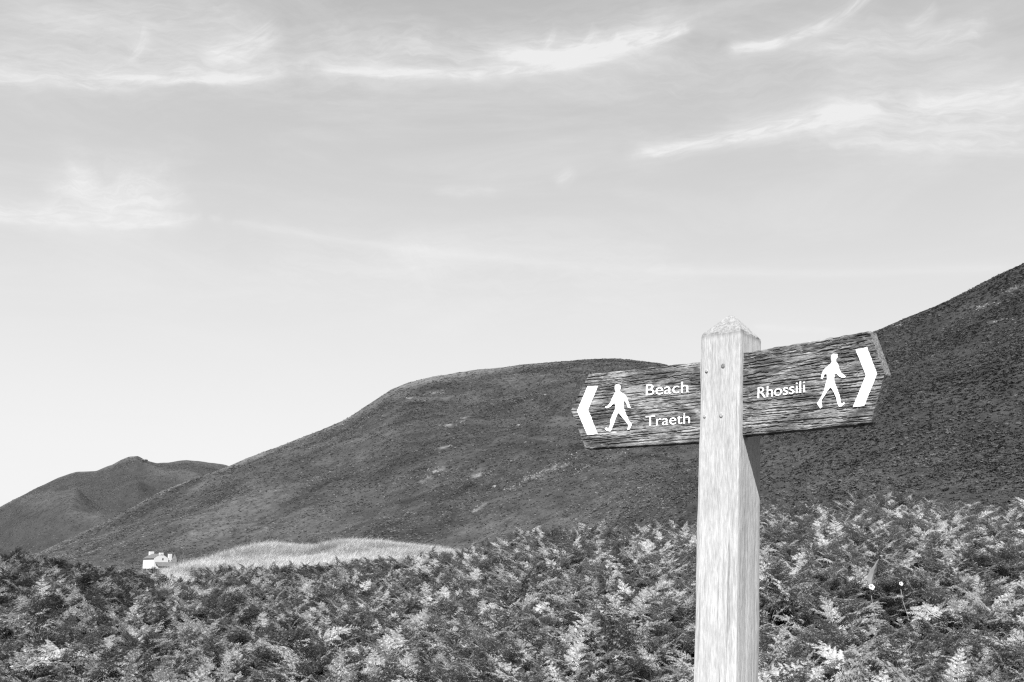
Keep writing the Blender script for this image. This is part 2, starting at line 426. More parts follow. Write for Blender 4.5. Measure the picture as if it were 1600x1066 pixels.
def pale_turf(x, y):
    """thin pale turf around the loose stones"""
    t = 0
    r = np.hypot(x, y); ux, uy = x/np.maximum(r, 1), y/np.maximum(r, 1)
    for px, py, w in TURF:
        dx, dy = x-px, y-py
        al = dx*ux+dy*uy; ac = dx*uy-dy*ux
        t = t+np.exp(-(ac/w)**2-(al/(w*2.6))**2)
    return np.clip(t*smooth((fbm(x/3, y/6, 77, 4)+0.1)/0.35), 0, 1)

def streaks(A, t):
    """drifts of paler and darker growth that follow the contour of the slope"""
    w = 0.25*fbm(A*30, t*12, 50, 3)
    return 0.62*fbm(A*34+t*6, t*60+w*12, 51, 4)+0.55*fbm(A*14, t*20+w*6, 53, 4)
def hill_dry(A, R, x, y):
    _, t = hill_z(A, R)
    d = smooth((t-0.80)/0.20)*0.9*smooth((0.02-A)/0.1+0.5)
    n = fbm(x/70, y/160, 40, 4)
    patch = smooth((n-0.12)/0.3)*0.3
    patch = patch+0.5*streaks(A, t)
    dark = 0.14*smooth((A-0.1)/0.25)
    return np.clip(d+patch, -0.35, 1)*(1-0.6*smooth((A-0.1)/0.25))-dark+1.5*pale_turf(x, y)
HA = np.radians(np.linspace(-48, 56, 620))
polar('hillside', HA, np.concatenate([np.linspace(100, 480, 200), np.linspace(485, 960, 170), np.linspace(975, 1150, 10)]),
      lambda A, R, x, y: land_z(x, y), M_HILL, hill_dry)
FAR = [(-400, 915), (-200, 870), (-100, 838), (0, 793), (30, 776), (60, 760), (90, 746), (120, 736), (150, 736), (175, 728), (190, 719), (202, 714), (216, 713), (226, 719),
       (245, 724), (265, 722), (292, 719), (320, 722), (355, 728), (400, 745), (480, 790), (600, 860)]
FA = np.array([az_el(*p)[0] for p in FAR]); FT = np.tan([az_el(*p)[1] for p in FAR])
def far_z(A, R, x, y):
    zr = 1.6+1500*np.interp(A, FA, FT)
    t = np.clip((R-820)/(1500-820), 0, 1)
    s = 0.55*t+1.1*t**2-0.65*t**3
    z = 6+(zr-6)*s-0.0009*np.clip(R-1500, 0, None)**2
    amp = smooth(t*3)*(1-0.9*smooth((t-0.6)/0.4))
    spur = np.abs(((A*9.0+R*0.0022+0.5*fbm(A*20, R/200, 8, 3)) % 1.0)-0.5)*2
    z = z+amp*(24*(spur-0.5)+14*fbm(x/160, y/160, 33, 4))+1.3*fbm(x/22, y/22, 35, 4)*np.clip(t*4, 0, 1)
    return z
def far_dry(A, R, x, y):
    t = (R-820)/680.0
    spur = np.abs(((A*9.0+R*0.0022+0.5*fbm(A*20, R/200, 8, 3)) % 1.0)-0.5)*2
    return np.clip(smooth((spur-0.6)/0.4)*0.4+smooth((t-0.9)/0.1)*0.4, 0, 1)
polar('far_hill', np.radians(np.linspace(-40, -3, 330)), np.concatenate([np.linspace(800, 1520, 150), np.linspace(1530, 1800, 10)]), far_z, M_FAR, far_dry)

# ------------------------------------------------------------------ instancing through geometry nodes (uncountable growth only)
def scatter(name, pts, eul, scale, idx, tone, protos, mat):
    me = bpy.data.meshes.new(name); n = len(pts)
    me.vertices.add(n); me.vertices.foreach_set('co', np.asarray(pts, np.float32).ravel())
    for an, ty, key, val in (('rot', 'FLOAT_VECTOR', 'vector', eul), ('size', 'FLOAT', 'value', scale), ('pick', 'INT', 'value', idx), ('tone', 'FLOAT', 'value', tone)):
        at = me.attributes.new(an, ty, 'POINT'); at.data.foreach_set(key, np.asarray(val, np.int32 if ty == 'INT' else np.float32).ravel())
    me.materials.append(mat); me.update()
    o = link(name, me); tag(o, kind='stuff')
    pc = bpy.data.collections.new(name+'_shapes')
    for k, pm in enumerate(protos): pc.objects.link(bpy.data.objects.new('%s_shape_%02d' % (name, k), pm))
    ng = bpy.data.node_groups.new(name, 'GeometryNodeTree')
    ng.interface.new_socket('Geometry', in_out='INPUT', socket_type='NodeSocketGeometry')
    ng.interface.new_socket('Geometry', in_out='OUTPUT', socket_type='NodeSocketGeometry')
    N, Lk = ng.nodes.new, ng.links.new
    gi, go = N('NodeGroupInput'), N('NodeGroupOutput')
    ip = N('GeometryNodeInstanceOnPoints'); ci = N('GeometryNodeCollectionInfo')
    ci.inputs['Collection'].default_value = pc; ci.inputs['Separate Children'].default_value = True; ci.inputs['Reset Children'].default_value = True
    def attr(nm, ty):
        a = N('GeometryNodeInputNamedAttribute'); a.data_type = ty; a.inputs['Name'].default_value = nm; return a.outputs['Attribute']
    e2r = N('FunctionNodeEulerToRotation')
    Lk(attr('rot', 'FLOAT_VECTOR'), e2r.inputs[0])
    Lk(gi.outputs[0], ip.inputs['Points']); Lk(ci.outputs[0], ip.inputs['Instance']); ip.inputs['Pick Instance'].default_value = True
    Lk(attr('pick', 'INT'), ip.inputs['Instance Index']); Lk(e2r.outputs[0], ip.inputs['Rotation']); Lk(attr('size', 'FLOAT'), ip.inputs['Scale'])
    Lk(ip.outputs[0], go.inputs[0])
    md = o.modifiers.new('growth', 'NODES'); md.node_group = ng
    return o

# ------------------------------------------------------------------ bracken
def canopy_hit(px, py, top=0.45):
    d = pdir(px, py); h = math.hypot(d[0], d[1]); rs = np.linspace(4, 36, 1600)
    x, y, z = d[0]/h*rs, d[1]/h*rs, 1.6+d[2]/h*rs
    hit = np.nonzero(near_z(x, y)+top >= z)[0]; i = hit[0] if len(hit) else len(rs)-1
    return np.array([x[i], y[i], z[i]])
def pinna_geo(seed, n=15):
    """one side branch of a frond, one unit long along +x, its leaflets in the xy plane, drooping towards the tip"""
    r = random.Random(seed); V = []; F = []
    droop = 0.12+0.42*r.random(); sway = r.uniform(-.16, .16)
    def P(x): return np.array([x-0.5*droop*x**4, sway*x*x, 0.12*x-droop*x**2.0])
    w = 0.012
    for i in range(7):
        x = i/6.0; p = P(x); ww = w*(1-0.8*x)
        V += [p+[0, ww, 0.002], p-[0, ww, -0.002]]
    for i in range(6): F.append((2*i, 2*i+1, 2*i+3, 2*i+2))
    for i in range(n):
        x = 0.05+0.93*(i/(n-1))**0.95
        ln = (0.235*(1-x)**0.72+0.022)*(0.55+0.45*min(1, x/0.12))
        for s in (-1, 1):
            b = P(min(1, x+(0.012 if s > 0 else 0))); a = math.radians(72-26*x+r.uniform(-9, 9))
            d = np.array([math.cos(a), s*math.sin(a), 0]); side = np.array([-s*math.sin(a), math.cos(a), 0])*1.0
            L = ln*r.uniform(0.85, 1.12); hw = L*0.185+0.006
            tw = r.uniform(-0.6, 0.6); sv = side*math.cos(tw)+np.array([0, 0, math.sin(tw)])
            dz = -0.25*L+r.uniform(-.35, .25)*L
            k = len(V)
            m1 = b+d*L*0.35+[0, 0, 0.05*L]; m2 = b+d*L*0.72+[0, 0, dz*0.45]; tip = b+d*L+[0, 0, dz]
            V += [b+sv*hw*0.7, b-sv*hw*0.7, m1+sv*hw+[0, 0, -0.03*L], m1-sv*hw+[0, 0, -0.03*L], m2+sv*hw*0.72, m2-sv*hw*0.72, tip]
            F += [(k, k+1, k+3, k+2), (k+2, k+3, k+5, k+4), (k+4, k+5, k+6)]
    return np.array(V), F
PINNAE = [pinna_geo(s, 11) for s in range(8)]
def frond_spec(seed):
    """stalk centre line and the place of each side branch: a stem that rises and then arches over"""
    r = random.Random(100+seed)
    H = r.uniform(0.66, 0.9); arch = r.uniform(0.95, 1.6); Lb = r.uniform(0.6, 0.85)
    pts = []; pos = np.array([0., 0, -0.15]); ang = r.uniform(0.02, 0.2); n = 26; tot = H+0.15+Lb
    side = r.uniform(-.6, .6)
    for i in range(n+1):
        t = i/n; pts.append(pos.copy())
        bt = max(0, (t*tot-H*0.75)/(tot-H*0.75)); a = ang+arch*bt**0.75
        pos = pos+tot/n*np.array([math.sin(a), side*bt*0.5, math.cos(a)])
    pts = np.array(pts); spec = []
    first = (H*0.9+0.15)/tot; npair = r.choice((10, 11, 12))
    for k in range(npair):
        t = first+(0.985-first)*(k/(npair-1))**0.86
        f = t*n; i = min(n-1, int(f)); p = pts[i]+(pts[i+1]-pts[i])*(f-i)
        ax = pts[min(n, i+1)]-pts[max(0, i-1)]; ax /= np.linalg.norm(ax)
        u = (k/(npair-1))
        ln = (0.40*(1-u)**0.9+0.045)*(0.85 if k == 0 else 1)*r.uniform(0.88, 1.1)
        for s in (-1, 1):
            lat = np.cross(ax, [0, 0, 1.0]); lat = np.array([0, 1.0, 0]) if np.linalg.norm(lat) < .05 else lat/np.linalg.norm(lat)
            lat = np.array([0, -1.0, 0])*0.3-0.0+lat*0.7; lat = lat/np.linalg.norm(lat)
            fw = math.radians(64-22*u+r.uniform(-8, 8))
            d = ax*math.cos(fw)+lat*s*math.sin(fw); d[2] += r.uniform(-0.12, 0.22); d /= np.linalg.norm(d)
            nrm = np.cross(ax, lat); nrm = nrm if nrm[2] > 0 or abs(nrm[2]) < .2 else -nrm
            nrm = nrm+np.array([r.uniform(-.4, .4), r.uniform(-.4, .4), 0.15]); nrm -= d*np.dot(nrm, d); nrm /= np.linalg.norm(nrm)
            yv = np.cross(nrm, d)
            spec.append((r.randrange(8), np.stack([d*ln, yv*ln, nrm*ln], 1), p))
    ax = pts[-1]-pts[-2]; ax /= np.linalg.norm(ax); yv = np.array([0, 1., 0]); nn = np.cross(ax, yv)
    if nn[2] < 0: nn = -nn
    yv = np.cross(nn, ax)
    spec.append((0, np.stack([ax, yv, nn], 1)*0.11, pts[-2]))
    return pts, spec
def stalk_geo(pts):
    V = []; F = []; m = 4
    for i, p in enumerate(pts):
        w = 0.004*(1-0.8*i/(len(pts)-1))+0.0008
        for k in range(m):
            a = 2*math.pi*k/m; V.append(p+[w*math.cos(a), w*math.sin(a), 0])
    for i in range(len(pts)-1):
        for k in range(m):
            a, b = i*m+k, i*m+(k+1) % m; F.append((a, b, b+m, a+m))
    return np.array(V), F
SPECS = [frond_spec(s) for s in range(8)]
def frond_mesh(spec, name):
    pts, sp = spec; V, F = stalk_geo(pts); V = [V]; F = list(F); mi = [1]*len(F); off = len(V[0])
    for k, Mx, p in sp:
        pv, pf = PINNAE[k]; V.append(pv@Mx.T+p); F += [tuple(i+off for i in f) for f in pf]; mi += [0]*len(pf); off += len(pv)
    me = mesh_np(name, np.concatenate(V), F, M_FERN); me.materials.append(M_STALK); me.polygons.foreach_set('material_index', mi)
    return me
FROND_MESHES = [frond_mesh(s, 'bracken_frond') for s in SPECS]
def canopy_scale(x, y):
    return 1.0+0.62*fbm(x/0.9, y/0.9, 61, 3)+0.22*fbm(x/5.0, y/5.0, 67, 2)
def bracken_points():
    n = 340000
    r = np.sqrt(rng.uniform(7.5**2, 41**2, n)); a = rng.uniform(math.radians(-36), math.radians(36), n)
    x, y = r*np.sin(a), r*np.cos(a); q = q_of(x, y)
    rc = np.interp(q, QC, RCR)
    dens = np.clip(0.70+1.3*fbm(x/1.0, y/1.0, 71, 3), 0.1, 1)
    keep = (r < rc+1.2) & (rng.random(n) < dens) & (np.hypot(x-0.5, y-2.3) > 0.7)
    gq = smooth((q-225)/30)*smooth((350-q)/60)*smooth((r-29-(q-240)/25)/4)       # the grass runs into the bracken here
    keep &= rng.random(n) > gq*0.9
    return x[keep], y[keep], r[keep], q[keep]
bx, by, br, bq = bracken_points()
nb = len(bx)
bs = canopy_scale(bx, by)*rng.normal(1.0, 0.13, nb); bs = 0.305*np.clip(bs, 0.5, 1.45)*np.where(rng.random(nb) < 0.10, rng.uniform(1.2, 1.5, nb), 1.0)
for px_, py_ in ((1362, 917), (1408, 912)):                    # lower growth where the bindweed climbs into the light
    p_ = canopy_hit(px_, py_, 0.5); rp = math.hypot(p_[0], p_[1])
    al = (bx*p_[0]+by*p_[1])/rp; ac = np.abs(bx*p_[1]-by*p_[0])/rp
    bs = np.where((ac < 0.26) & (al < rp+0.15) & (al > rp-2.2), bs*0.55, bs)
byaw = rng.normal(-math.pi/2, 1.7, nb)
btone = np.clip(0.5*fbm(bx/2.2, by/2.2, 81, 3)+rng.normal(0, 0.38, nb), -1, 1)
btone = btone-0.75*smooth((330-bq)/200)*smooth((br-13)/10)-0.30*smooth((760-bq)/300)+0.22*smooth((bq-900)/300)*smooth((br-12)/8)
FRONT = np.argsort(br+1000*(np.abs(bq-800) > 800)+1000*(br < 10.2))[:44]      # the largest in view: things of their own
mask = np.ones(nb, bool); mask[FRONT] = False
brot = np.stack([rng.normal(0, .26, nb), rng.normal(0, .26, nb), byaw], 1)
bz = near_z(bx, by)
bidx = rng.integers(0, 8, nb)
bk = scatter('bracken', np.stack([bx, by, bz], 1)[mask], brot[mask], bs[mask], bidx[mask], btone[mask], FROND_MESHES, M_FERN)
tag(bk, 'dense knee high bracken covering the slope behind the signpost', 'bracken')
PINNA_MESH = [mesh_np('leaflet', v, f, M_FERN) for v, f in PINNAE]
STALK_MESH = [mesh_np('stalk', *stalk_geo(s[0]), M_STALK) for s in SPECS]
for i in FRONT:
    from mathutils import Euler
    e = Euler(tuple(float(v) for v in brot[i]))
    root = empty('bracken_frond', (0, 0, 0))
    root.matrix_world = Matrix.Translation((float(bx[i]), float(by[i]), float(bz[i]))) @ e.to_matrix().to_4x4() @ Matrix.Scale(float(bs[i]), 4)
    tag(root, 'arching bracken frond in the nearest rank along the bottom edge of the bracken', 'fern', 'bracken fronds nearest the camera')
    k = int(bidx[i])
    link('stalk', STALK_MESH[k], root)
    for pk, Mx, p in SPECS[k][1]:
        o = link('leaflet', PINNA_MESH[pk], root)
        m4 = Matrix([[float(Mx[a][b]) for b in range(3)]+[float(p[a])] for a in range(3)]+[[0, 0, 0, 1]])
        o.matrix_local = m4

# ------------------------------------------------------------------ pale dune grass on the mound
def tuft(seed, nb=40, h=0.8, spread=0.16):
    r = random.Random(seed); V = []; F = []
    for _ in range(nb):
        a = r.uniform(0, 2*math.pi); b = np.array([math.cos(a), math.sin(a), 0])*spread*r.random()
        d = r.uniform(0, 2*math.pi); lean = r.uniform(0.25, 0.9); hh = h*r.uniform(0.55, 1.1); w = 0.0055
        dv = np.array([math.cos(d)+0.5, math.sin(d), 0]); sd = np.array([-math.sin(d), math.cos(d), 0])
        k = len(V)
        for j, t in enumerate((0, 0.4, 0.75)):
            p = b+dv*lean*hh*t**1.8+np.array([0, 0, hh*(t-0.18*lean*t*t)-0.05]); V += [p+sd*w*(1-0.6*t), p-sd*w*(1-0.6*t)]
        V.append(b+dv*lean*hh+np.array([0, 0, hh*(1-0.3*lean)-0.05]))
        F += [(k, k+1, k+3, k+2), (k+2, k+3, k+5, k+4), (k+4, k+5, k+6)]
    return mesh_np('grass_tuft', V, F, M_GRASS)
def grass_points():
    n = 120000
    r = rng.uniform(31, 60, n); q = rng.uniform(225, 790, n)
    a = np.arctan((q-800)/1600*CP); x, y = r*np.sin(a), r*np.cos(a)
    rc = np.interp(q, QC, RCR)
    ins = smooth((r-rc+0.8)/2.5)*smooth((800-q)/200)
    among = smooth((q-235)/40)*smooth((350-q)/60)*smooth((r-30-(q-240)/25)/4)*0.6
    keep = rng.random(n) < np.maximum(ins, among)
    return x[keep], y[keep]
gx, gy = grass_points(); n = len(gx)
gr = scatter('dune_grass', np.stack([gx, gy, near_z(gx, gy)], 1), np.stack([rng.normal(0, .1, n), rng.normal(0.1, .1, n), rng.uniform(-.7, .7, n)], 1),
             rng.normal(0.68, 0.13, n)*(0.9+0.7*fbm(gx/2.2, gy/2.2, 5, 3))*(1-0.65*smooth((q_of(gx, gy)-560)/210)), rng.integers(0, 4, n), np.clip(rng.normal(0, .15, n)+1.1*fbm(gx/3, gy/3, 15, 3), -1, 1), [tuft(s) for s in range(4)], M_GRASS)
tag(gr, 'band of pale dry grass on the mound beyond the bracken', 'grass')

# ------------------------------------------------------------------ heather and low scrub on the hills
def clump(seed):
    r = random.Random(seed); V = []; F = []
    for i in range(34):
        a = r.uniform(0, 2*math.pi); b = math.acos(r.uniform(0.05, 1)); rad = r.uniform(0.7, 1.05)
        c = np.array([math.sin(b)*math.cos(a)*0.62, math.sin(b)*math.sin(a)*0.62, math.cos(b)*0.45])*rad
        u = np.array([r.gauss(0, 1) for _ in range(3)]); u /= np.linalg.norm(u); w = np.cross(u, c); w /= np.linalg.norm(w)+1e-9
        s = r.uniform(0.13, 0.24); k = len(V)
        c = c*np.array([1, 1, 0.32]); u[2] *= 0.22; w[2] *= 0.22
        V += [c+u*s, c-u*s*0.6+w*s*0.7, c-u*s*0.6-w*s*0.7, c+w*s*0.9+u*s*0.3]; F += [(k, k+1, k+2), (k, k+3, k+1)]
    return mesh_np('heather_clump', V, F, M_HEATH)
CLUMPS = [clump(s) for s in range(4)]
def scrub(name, n, azr, rr, zf, smin, smax, label):
    a = rng.uniform(azr[0], azr[1], n)
    r = rr(a, rng.random(n))
    x, y = r*np.sin(a), r*np.cos(a)
    d = np.clip(0.7+0.9*fbm((x+0.4*y)/16, (y-0.4*x)/40, 91, 4), 0.4, 1)*(1-0.8*pale_turf(x, y))*(1-0.75*(hill_dry(a, r, x, y) if name == 'heather' else far_dry(a, r, x, y)))
    k = rng.random(n) < d; x, y, a, r = x[k], y[k], a[k], r[k]; n = len(x)
    z = zf(a, r, x, y)
    size = rng.uniform(smin, smax, n)*(0.42+0.0009*r)
    tt = hill_z(a, r)[1] if name == 'heather' else r/700
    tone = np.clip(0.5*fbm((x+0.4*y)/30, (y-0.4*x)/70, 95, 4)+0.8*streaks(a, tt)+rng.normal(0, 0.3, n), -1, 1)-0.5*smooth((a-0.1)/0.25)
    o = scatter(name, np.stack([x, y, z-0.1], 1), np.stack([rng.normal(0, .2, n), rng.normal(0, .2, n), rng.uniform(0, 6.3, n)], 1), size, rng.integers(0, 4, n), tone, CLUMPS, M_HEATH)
    return tag(o, label, 'heather')
def rr_main(a, u):
    R = spline_tab(a, *RR); return 98+(R-6-98)*u**1.25
scrub('heather', 340000, (math.radians(-34), math.radians(34)), rr_main, lambda a, r, x, y: land_z(x, y), 0.7, 1.7, 'dark heather covering the long hillside')
scrub('far_heather', 90000, (math.radians(-32), math.radians(-12)), lambda a, u: 880+610*u, lambda a, r, x, y: far_z(a, r, x, y), 0.45, 1.0, 'dark heather covering the far hill')

# ------------------------------------------------------------------ rocks on the hillside
def rock_mesh(seed, flat=0.6):
    bm = bmesh.new(); bmesh.ops.create_icosphere(bm, subdivisions=1, radius=1.0); r = random.Random(seed)
    for v in bm.verts: v.co *= r.uniform(0.7, 1.2); v.co.z *= flat
    me = bpy.data.meshes.new('rock'); bm.to_mesh(me); bm.free(); me.materials.append(M_ROCK); return me
ROCKS = [rock_mesh(s) for s in range(3)]
for k, (px, py, s, lab) in enumerate([
        (680, 739, 4.2, 'pale boulder low on the middle hillside, at the foot of a line of stones'),
        (703, 698, 3.4, 'narrow pale rock standing alone on the middle hillside above the low boulder'),
        (811, 665, 2.6, 'long pale rock high on the hillside, left of the arrow of the Beach board'),
        (852, 618, 2.0, 'tiny pale stone near the hilltop, up and left of the Beach board'),
        (773, 761, 3.0, 'pale flat rock at the low left end of the scree streak')]):
    p = on_land(px, py); o = link('rock', ROCKS[k % 3]); o.location = p; d = np.hypot(p[0], p[1])/700.0
    o.scale = (s*d*0.8, s*d*0.6, s*d*0.75); o.rotation_euler = (0, 0, k*1.3)
    tag(o, lab, 'rock', 'pale rocks on the hillside')
sp = []
for (x0, y0, x1, y1, w, n) in SCREE:
    for _ in range(n):
        t = random.random(); q = on_land(x0+(x1-x0)*t+random.gauss(0, w*1.5), y0+(y1-y0)*t+random.gauss(0, w*0.7))
        sp.append(q)
sp = np.array(sp); n = len(sp)
o = scatter('scree', sp, np.stack([rng.uniform(0, 6, n), rng.uniform(0, 6, n), rng.uniform(0, 6, n)], 1), rng.uniform(0.25, 0.75, n)*np.hypot(sp[:, 0], sp[:, 1])/600, rng.integers(0, 3, n), np.zeros(n), ROCKS, M_ROCK)
tag(o, 'streaks of pale loose stone across the hillside', 'scree')
def far_hit(px, py):
    d = pdir(px, py); h = math.hypot(d[0], d[1]); rs = np.linspace(850, 1520, 1500); a = math.atan2(d[0], d[1])
    x, y, z = d[0]/h*rs, d[1]/h*rs, 1.6+d[2]/h*rs
    hit = np.nonzero(far_z(np.full_like(rs, a), rs, x, y) >= z)[0]; i = hit[0] if len(hit) else len(rs)-1
    return np.array([x[i], y[i], far_z(np.array([a]), rs[i:i+1], x[i:i+1], y[i:i+1])[0]])
tor = bpy.data.meshes.new('rock_tor'); bm = bmesh.new(); r = random.Random(5)
for k in range(14):
    b2 = bmesh.ops.create_icosphere(bm, subdivisions=1, radius=1.0); s = r.uniform(1.5, 3.6); px = r.gauss(0, 7)
    for v in b2['verts']: v.co = Vector((v.co.x*s*r.uniform(.8, 1.2)+px, v.co.y*s+r.gauss(0, .4), v.co.z*s*0.5*r.uniform(.7, 1.2)-0.3-abs(px)*0.22))
bm.to_mesh(tor); bm.free(); tor.materials.append(plain('grey_rock', 0.06, 0.9, 0.1, 0.4, 0.4))
o = link('rock_outcrop', tor); o.location = far_hit(209, 715); tag(o, 'low rocky outcrop crowning the far left hill', 'outcrop')

# ------------------------------------------------------------------ the cottage
HD = 384.0
d = pdir(251, 890); hh = math.hypot(d[0], d[1])
hp = np.array([d[0]/hh*HD, d[1]/hh*HD, 0]); hp[2] = float(land_z(hp[0], hp[1]))
z_want = 1.6+d[2]/hh*HD
def prism(verts_fn, name, parent, mat):
    bm = bmesh.new(); V, F = verts_fn
    vs = [bm.verts.new(v) for v in V]
    for f in F: bm.faces.new([vs[i] for i in f])
    bmesh.ops.recalc_face_normals(bm, faces=bm.faces)
    me = bpy.data.meshes.new(name); bm.to_mesh(me); bm.free(); me.materials.append(mat)
    return link(name, me, parent)
def box(x0, x1, y0, y1, z0, z1):
    V = [(x0, y0, z0), (x1, y0, z0), (x1, y1, z0), (x0, y1, z0), (x0, y0, z1), (x1, y0, z1), (x1, y1, z1), (x0, y1, z1)]
    return V, [(0, 1, 2, 3), (4, 5, 6, 7), (0, 1, 5, 4), (1, 2, 6, 5), (2, 3, 7, 6), (3, 0, 4, 7)]
def gable(x0, x1, y0, y1, z0, ze, zr):
    """walls with gables at y0 and y1"""
    xm = (x0+x1)/2
    V = [(x0, y0, z0), (x1, y0, z0), (x1, y0, ze), (xm, y0, zr), (x0, y0, ze), (x0, y1, z0), (x1, y1, z0), (x1, y1, ze), (xm, y1, zr), (x0, y1, ze)]
    return V, [(0, 1, 2, 3, 4), (5, 6, 7, 8, 9), (0, 4, 9, 5), (1, 2, 7, 6), (0, 1, 6, 5), (4, 3, 8, 9), (2, 3, 8, 7)]
def roof(x0, x1, y0, y1, ze, zr, t=0.18, ov=0.0):
    xm = (x0+x1)/2; k = (zr-ze)/(xm-x0); a0 = x0-0.25; a1 = x1+0.25; e = ze-0.25*k
    V = []
    for y in (y0+0.12-ov, y1-0.12+ov):
        V += [(a0, y, e+0.03), (xm, y, zr+0.03), (a1, y, e+0.03), (a1, y, e+t), (xm, y, zr+t), (a0, y, e+t)]
    F = [(0, 1, 4, 5), (1, 2, 3, 4), (6, 7, 10, 11), (7, 8, 9, 10), (0, 5, 11, 6), (2, 3, 9, 8), (5, 4, 10, 11), (4, 3, 9, 10), (0, 1, 7, 6), (1, 2, 8, 7)]
    return V, F
house = empty('cottage', (float(hp[0]), float(hp[1]), z_want), Matrix.Rotation(math.radians(28)-math.atan2(hp[0], hp[1]), 4, 'Z'))
house.scale = (0.88, 0.88, 0.88)
tag(house, 'small whitewashed cottage with slate roof and chimneys below the far hill', 'house')
# local: -y is the gable that faces the camera, -x the long wall
w = prism(gable(-3, 3, 0, 9, -4, 4.3, 6.0), 'wall', house, M_RENDER)
rf = prism(roof(-3, 3, 0, 9, 4.3, 6.0), 'roof', house, M_SLATE)
prism(box(-0.75, 0.75, 0.0, 1.0, 5.4, 6.5), 'chimney', rf, M_RENDER)
prism(box(-0.9, 0.9, 8.0, 9.0, 5.4, 7.1), 'chimney', rf, M_RENDER)
prism(box(3, 4.7, 0.6, 5.5, -4, 3.1), 'wing_wall', house, M_RENDER)
wr = prism(([(3.003, 0.5, 4.1), (4.9, 0.5, 3.12), (4.9, 5.6, 3.12), (3.003, 5.6, 4.1), (3.003, 0.5, 3.9), (4.9, 0.5, 2.98), (4.9, 5.6, 2.98), (3.003, 5.6, 3.9)], box(0, 1, 0, 1, 0, 1)[1]), 'wing_roof', house, M_RENDER)
prism(box(3.5, 4.75, 0.55, 1.6, 3.0, 6.1), 'chimney', wr, M_RENDER)
prism(box(-2.2, 4.2, -2.2, -0.003, -4, 1.1), 'porch_wall', house, M_RENDER)
prism(([(-2.5, -2.5, 1.1), (4.5, -2.5, 1.1), (4.5, -0.004, 2.7), (-2.5, -0.004, 2.7), (-2.5, -2.5, 1.25), (4.5, -2.5, 1.25), (4.5, -0.004, 2.9), (-2.5, -0.004, 2.9)], box(0, 1, 0, 1, 0, 1)[1]), 'porch_roof', house, M_SLATE)
win = prism(box(0.3, 0.9, -0.03, 0.05, 3.6, 4.4), 'window', house, M_SLATE)
d2 = pdir(272, 880); h2 = math.hypot(d2[0], d2[1]); HD2 = 376.0
shed = empty('outbuilding', (d2[0]/h2*HD2, d2[1]/h2*HD2, 1.6+d2[2]/h2*HD2), Matrix.Rotation(0.2, 4, 'Z'))
tag(shed, 'tiny grey stone outbuilding with a pointed gable right of the white cottage', 'outbuilding')
prism(gable(-0.85, 0.85, 0, 3, -4, 1.2, 3.0), 'wall', shed, M_ROCK); prism(roof(-0.85, 0.85, 0, 3, 1.2, 3.0, 0.1), 'roof', shed, M_SLATE)

# ------------------------------------------------------------------ the signpost
RW = np.array([[0.74807, 0.65969, 0.07211], [-0.66319, 0.74707, 0.04542], [-0.02391, -0.0818, 0.99636]])
TW = np.array([0.4974, 2.262, 2.1265])
H0 = 2.2                                                      # eave of the post above its base
RW4 = Matrix([[float(v) for v in row]+[0] for row in RW]+[[0, 0, 0, 1]])
base = TW+RW@np.array([0, 0, -H0])
sign = empty('signpost', tuple(float(v) for v in base), RW4)
tag(sign, 'weathered wooden footpath signpost with two white lettered finger boards', 'signpost')
HS, HDp = 0.05, 0.0489
def post_mesh():
    m = 16; per = 4*m; rows = []
    def ring(k, z, seed):
        out = []
        for i in range(per):
            sidx, t = divmod(i, m); t = (t+0.5)/m*2-1
            c = 0.05                                      # worn arrises
            e = 1-c*max(0, (abs(t)-0.86)/0.14)**2
            p = [(t, -e), (e, t), (-t, e), (-e, -t)][sidx]
            out.append((p[0]*HS*k, p[1]*HDp*k))
        return np.array(out)
    zs = np.concatenate([np.linspace(-0.35, 1.3, 20), np.linspace(1.31, H0, 150)])
    V = []
    for z in zs:
        rg = ring(1.0, z, 0); th = np.arange(per)
        side = th//m
        dpl = 0.0011*fbm(th*0.9+side*31, np.full(per, z*3.0), 3, 3)+0.0016*fbm(th*0.16+side*31, np.full(per, z*7.0), 7, 3)
        rr = np.linalg.norm(rg, axis=1, keepdims=True)
        rg = rg*(1+(dpl/0.05)[:, None])
        V.append(np.concatenate([rg, np.full((per, 1), z)], 1))
    for k, dz in ((0.975, 0.005), (0.93, 0.0085), (0.8, 0.0165), (0.66, 0.0245), (0.5, 0.0335), (0.35, 0.042), (0.22, 0.049), (0.12, 0.0535), (0.04, 0.0555)):
        rg = ring(k, 0, 0); th = np.arange(per)
        jag = 0.0018*fbm(th*0.7, np.full(per, k*9.0), 13, 3)
        V.append(np.concatenate([rg*(1+0.05*fbm(th*0.5, np.full(per, k*7.0), 15, 2))[:, None], (H0+dz+jag)[:, None]], 1))
    nr = len(V); V = np.concatenate(V); F = []
    for j in range(nr-1):
        for i in range(per):
            a, b = j*per+i, j*per+(i+1) % per; F.append((a, b, b+per, a+per))
    F.append(tuple((nr-1)*per+i for i in range(per))); F.append(tuple(reversed(range(per))))
    return mesh_np('post', V, F, M_POST)
link('post', post_mesh(), sign)

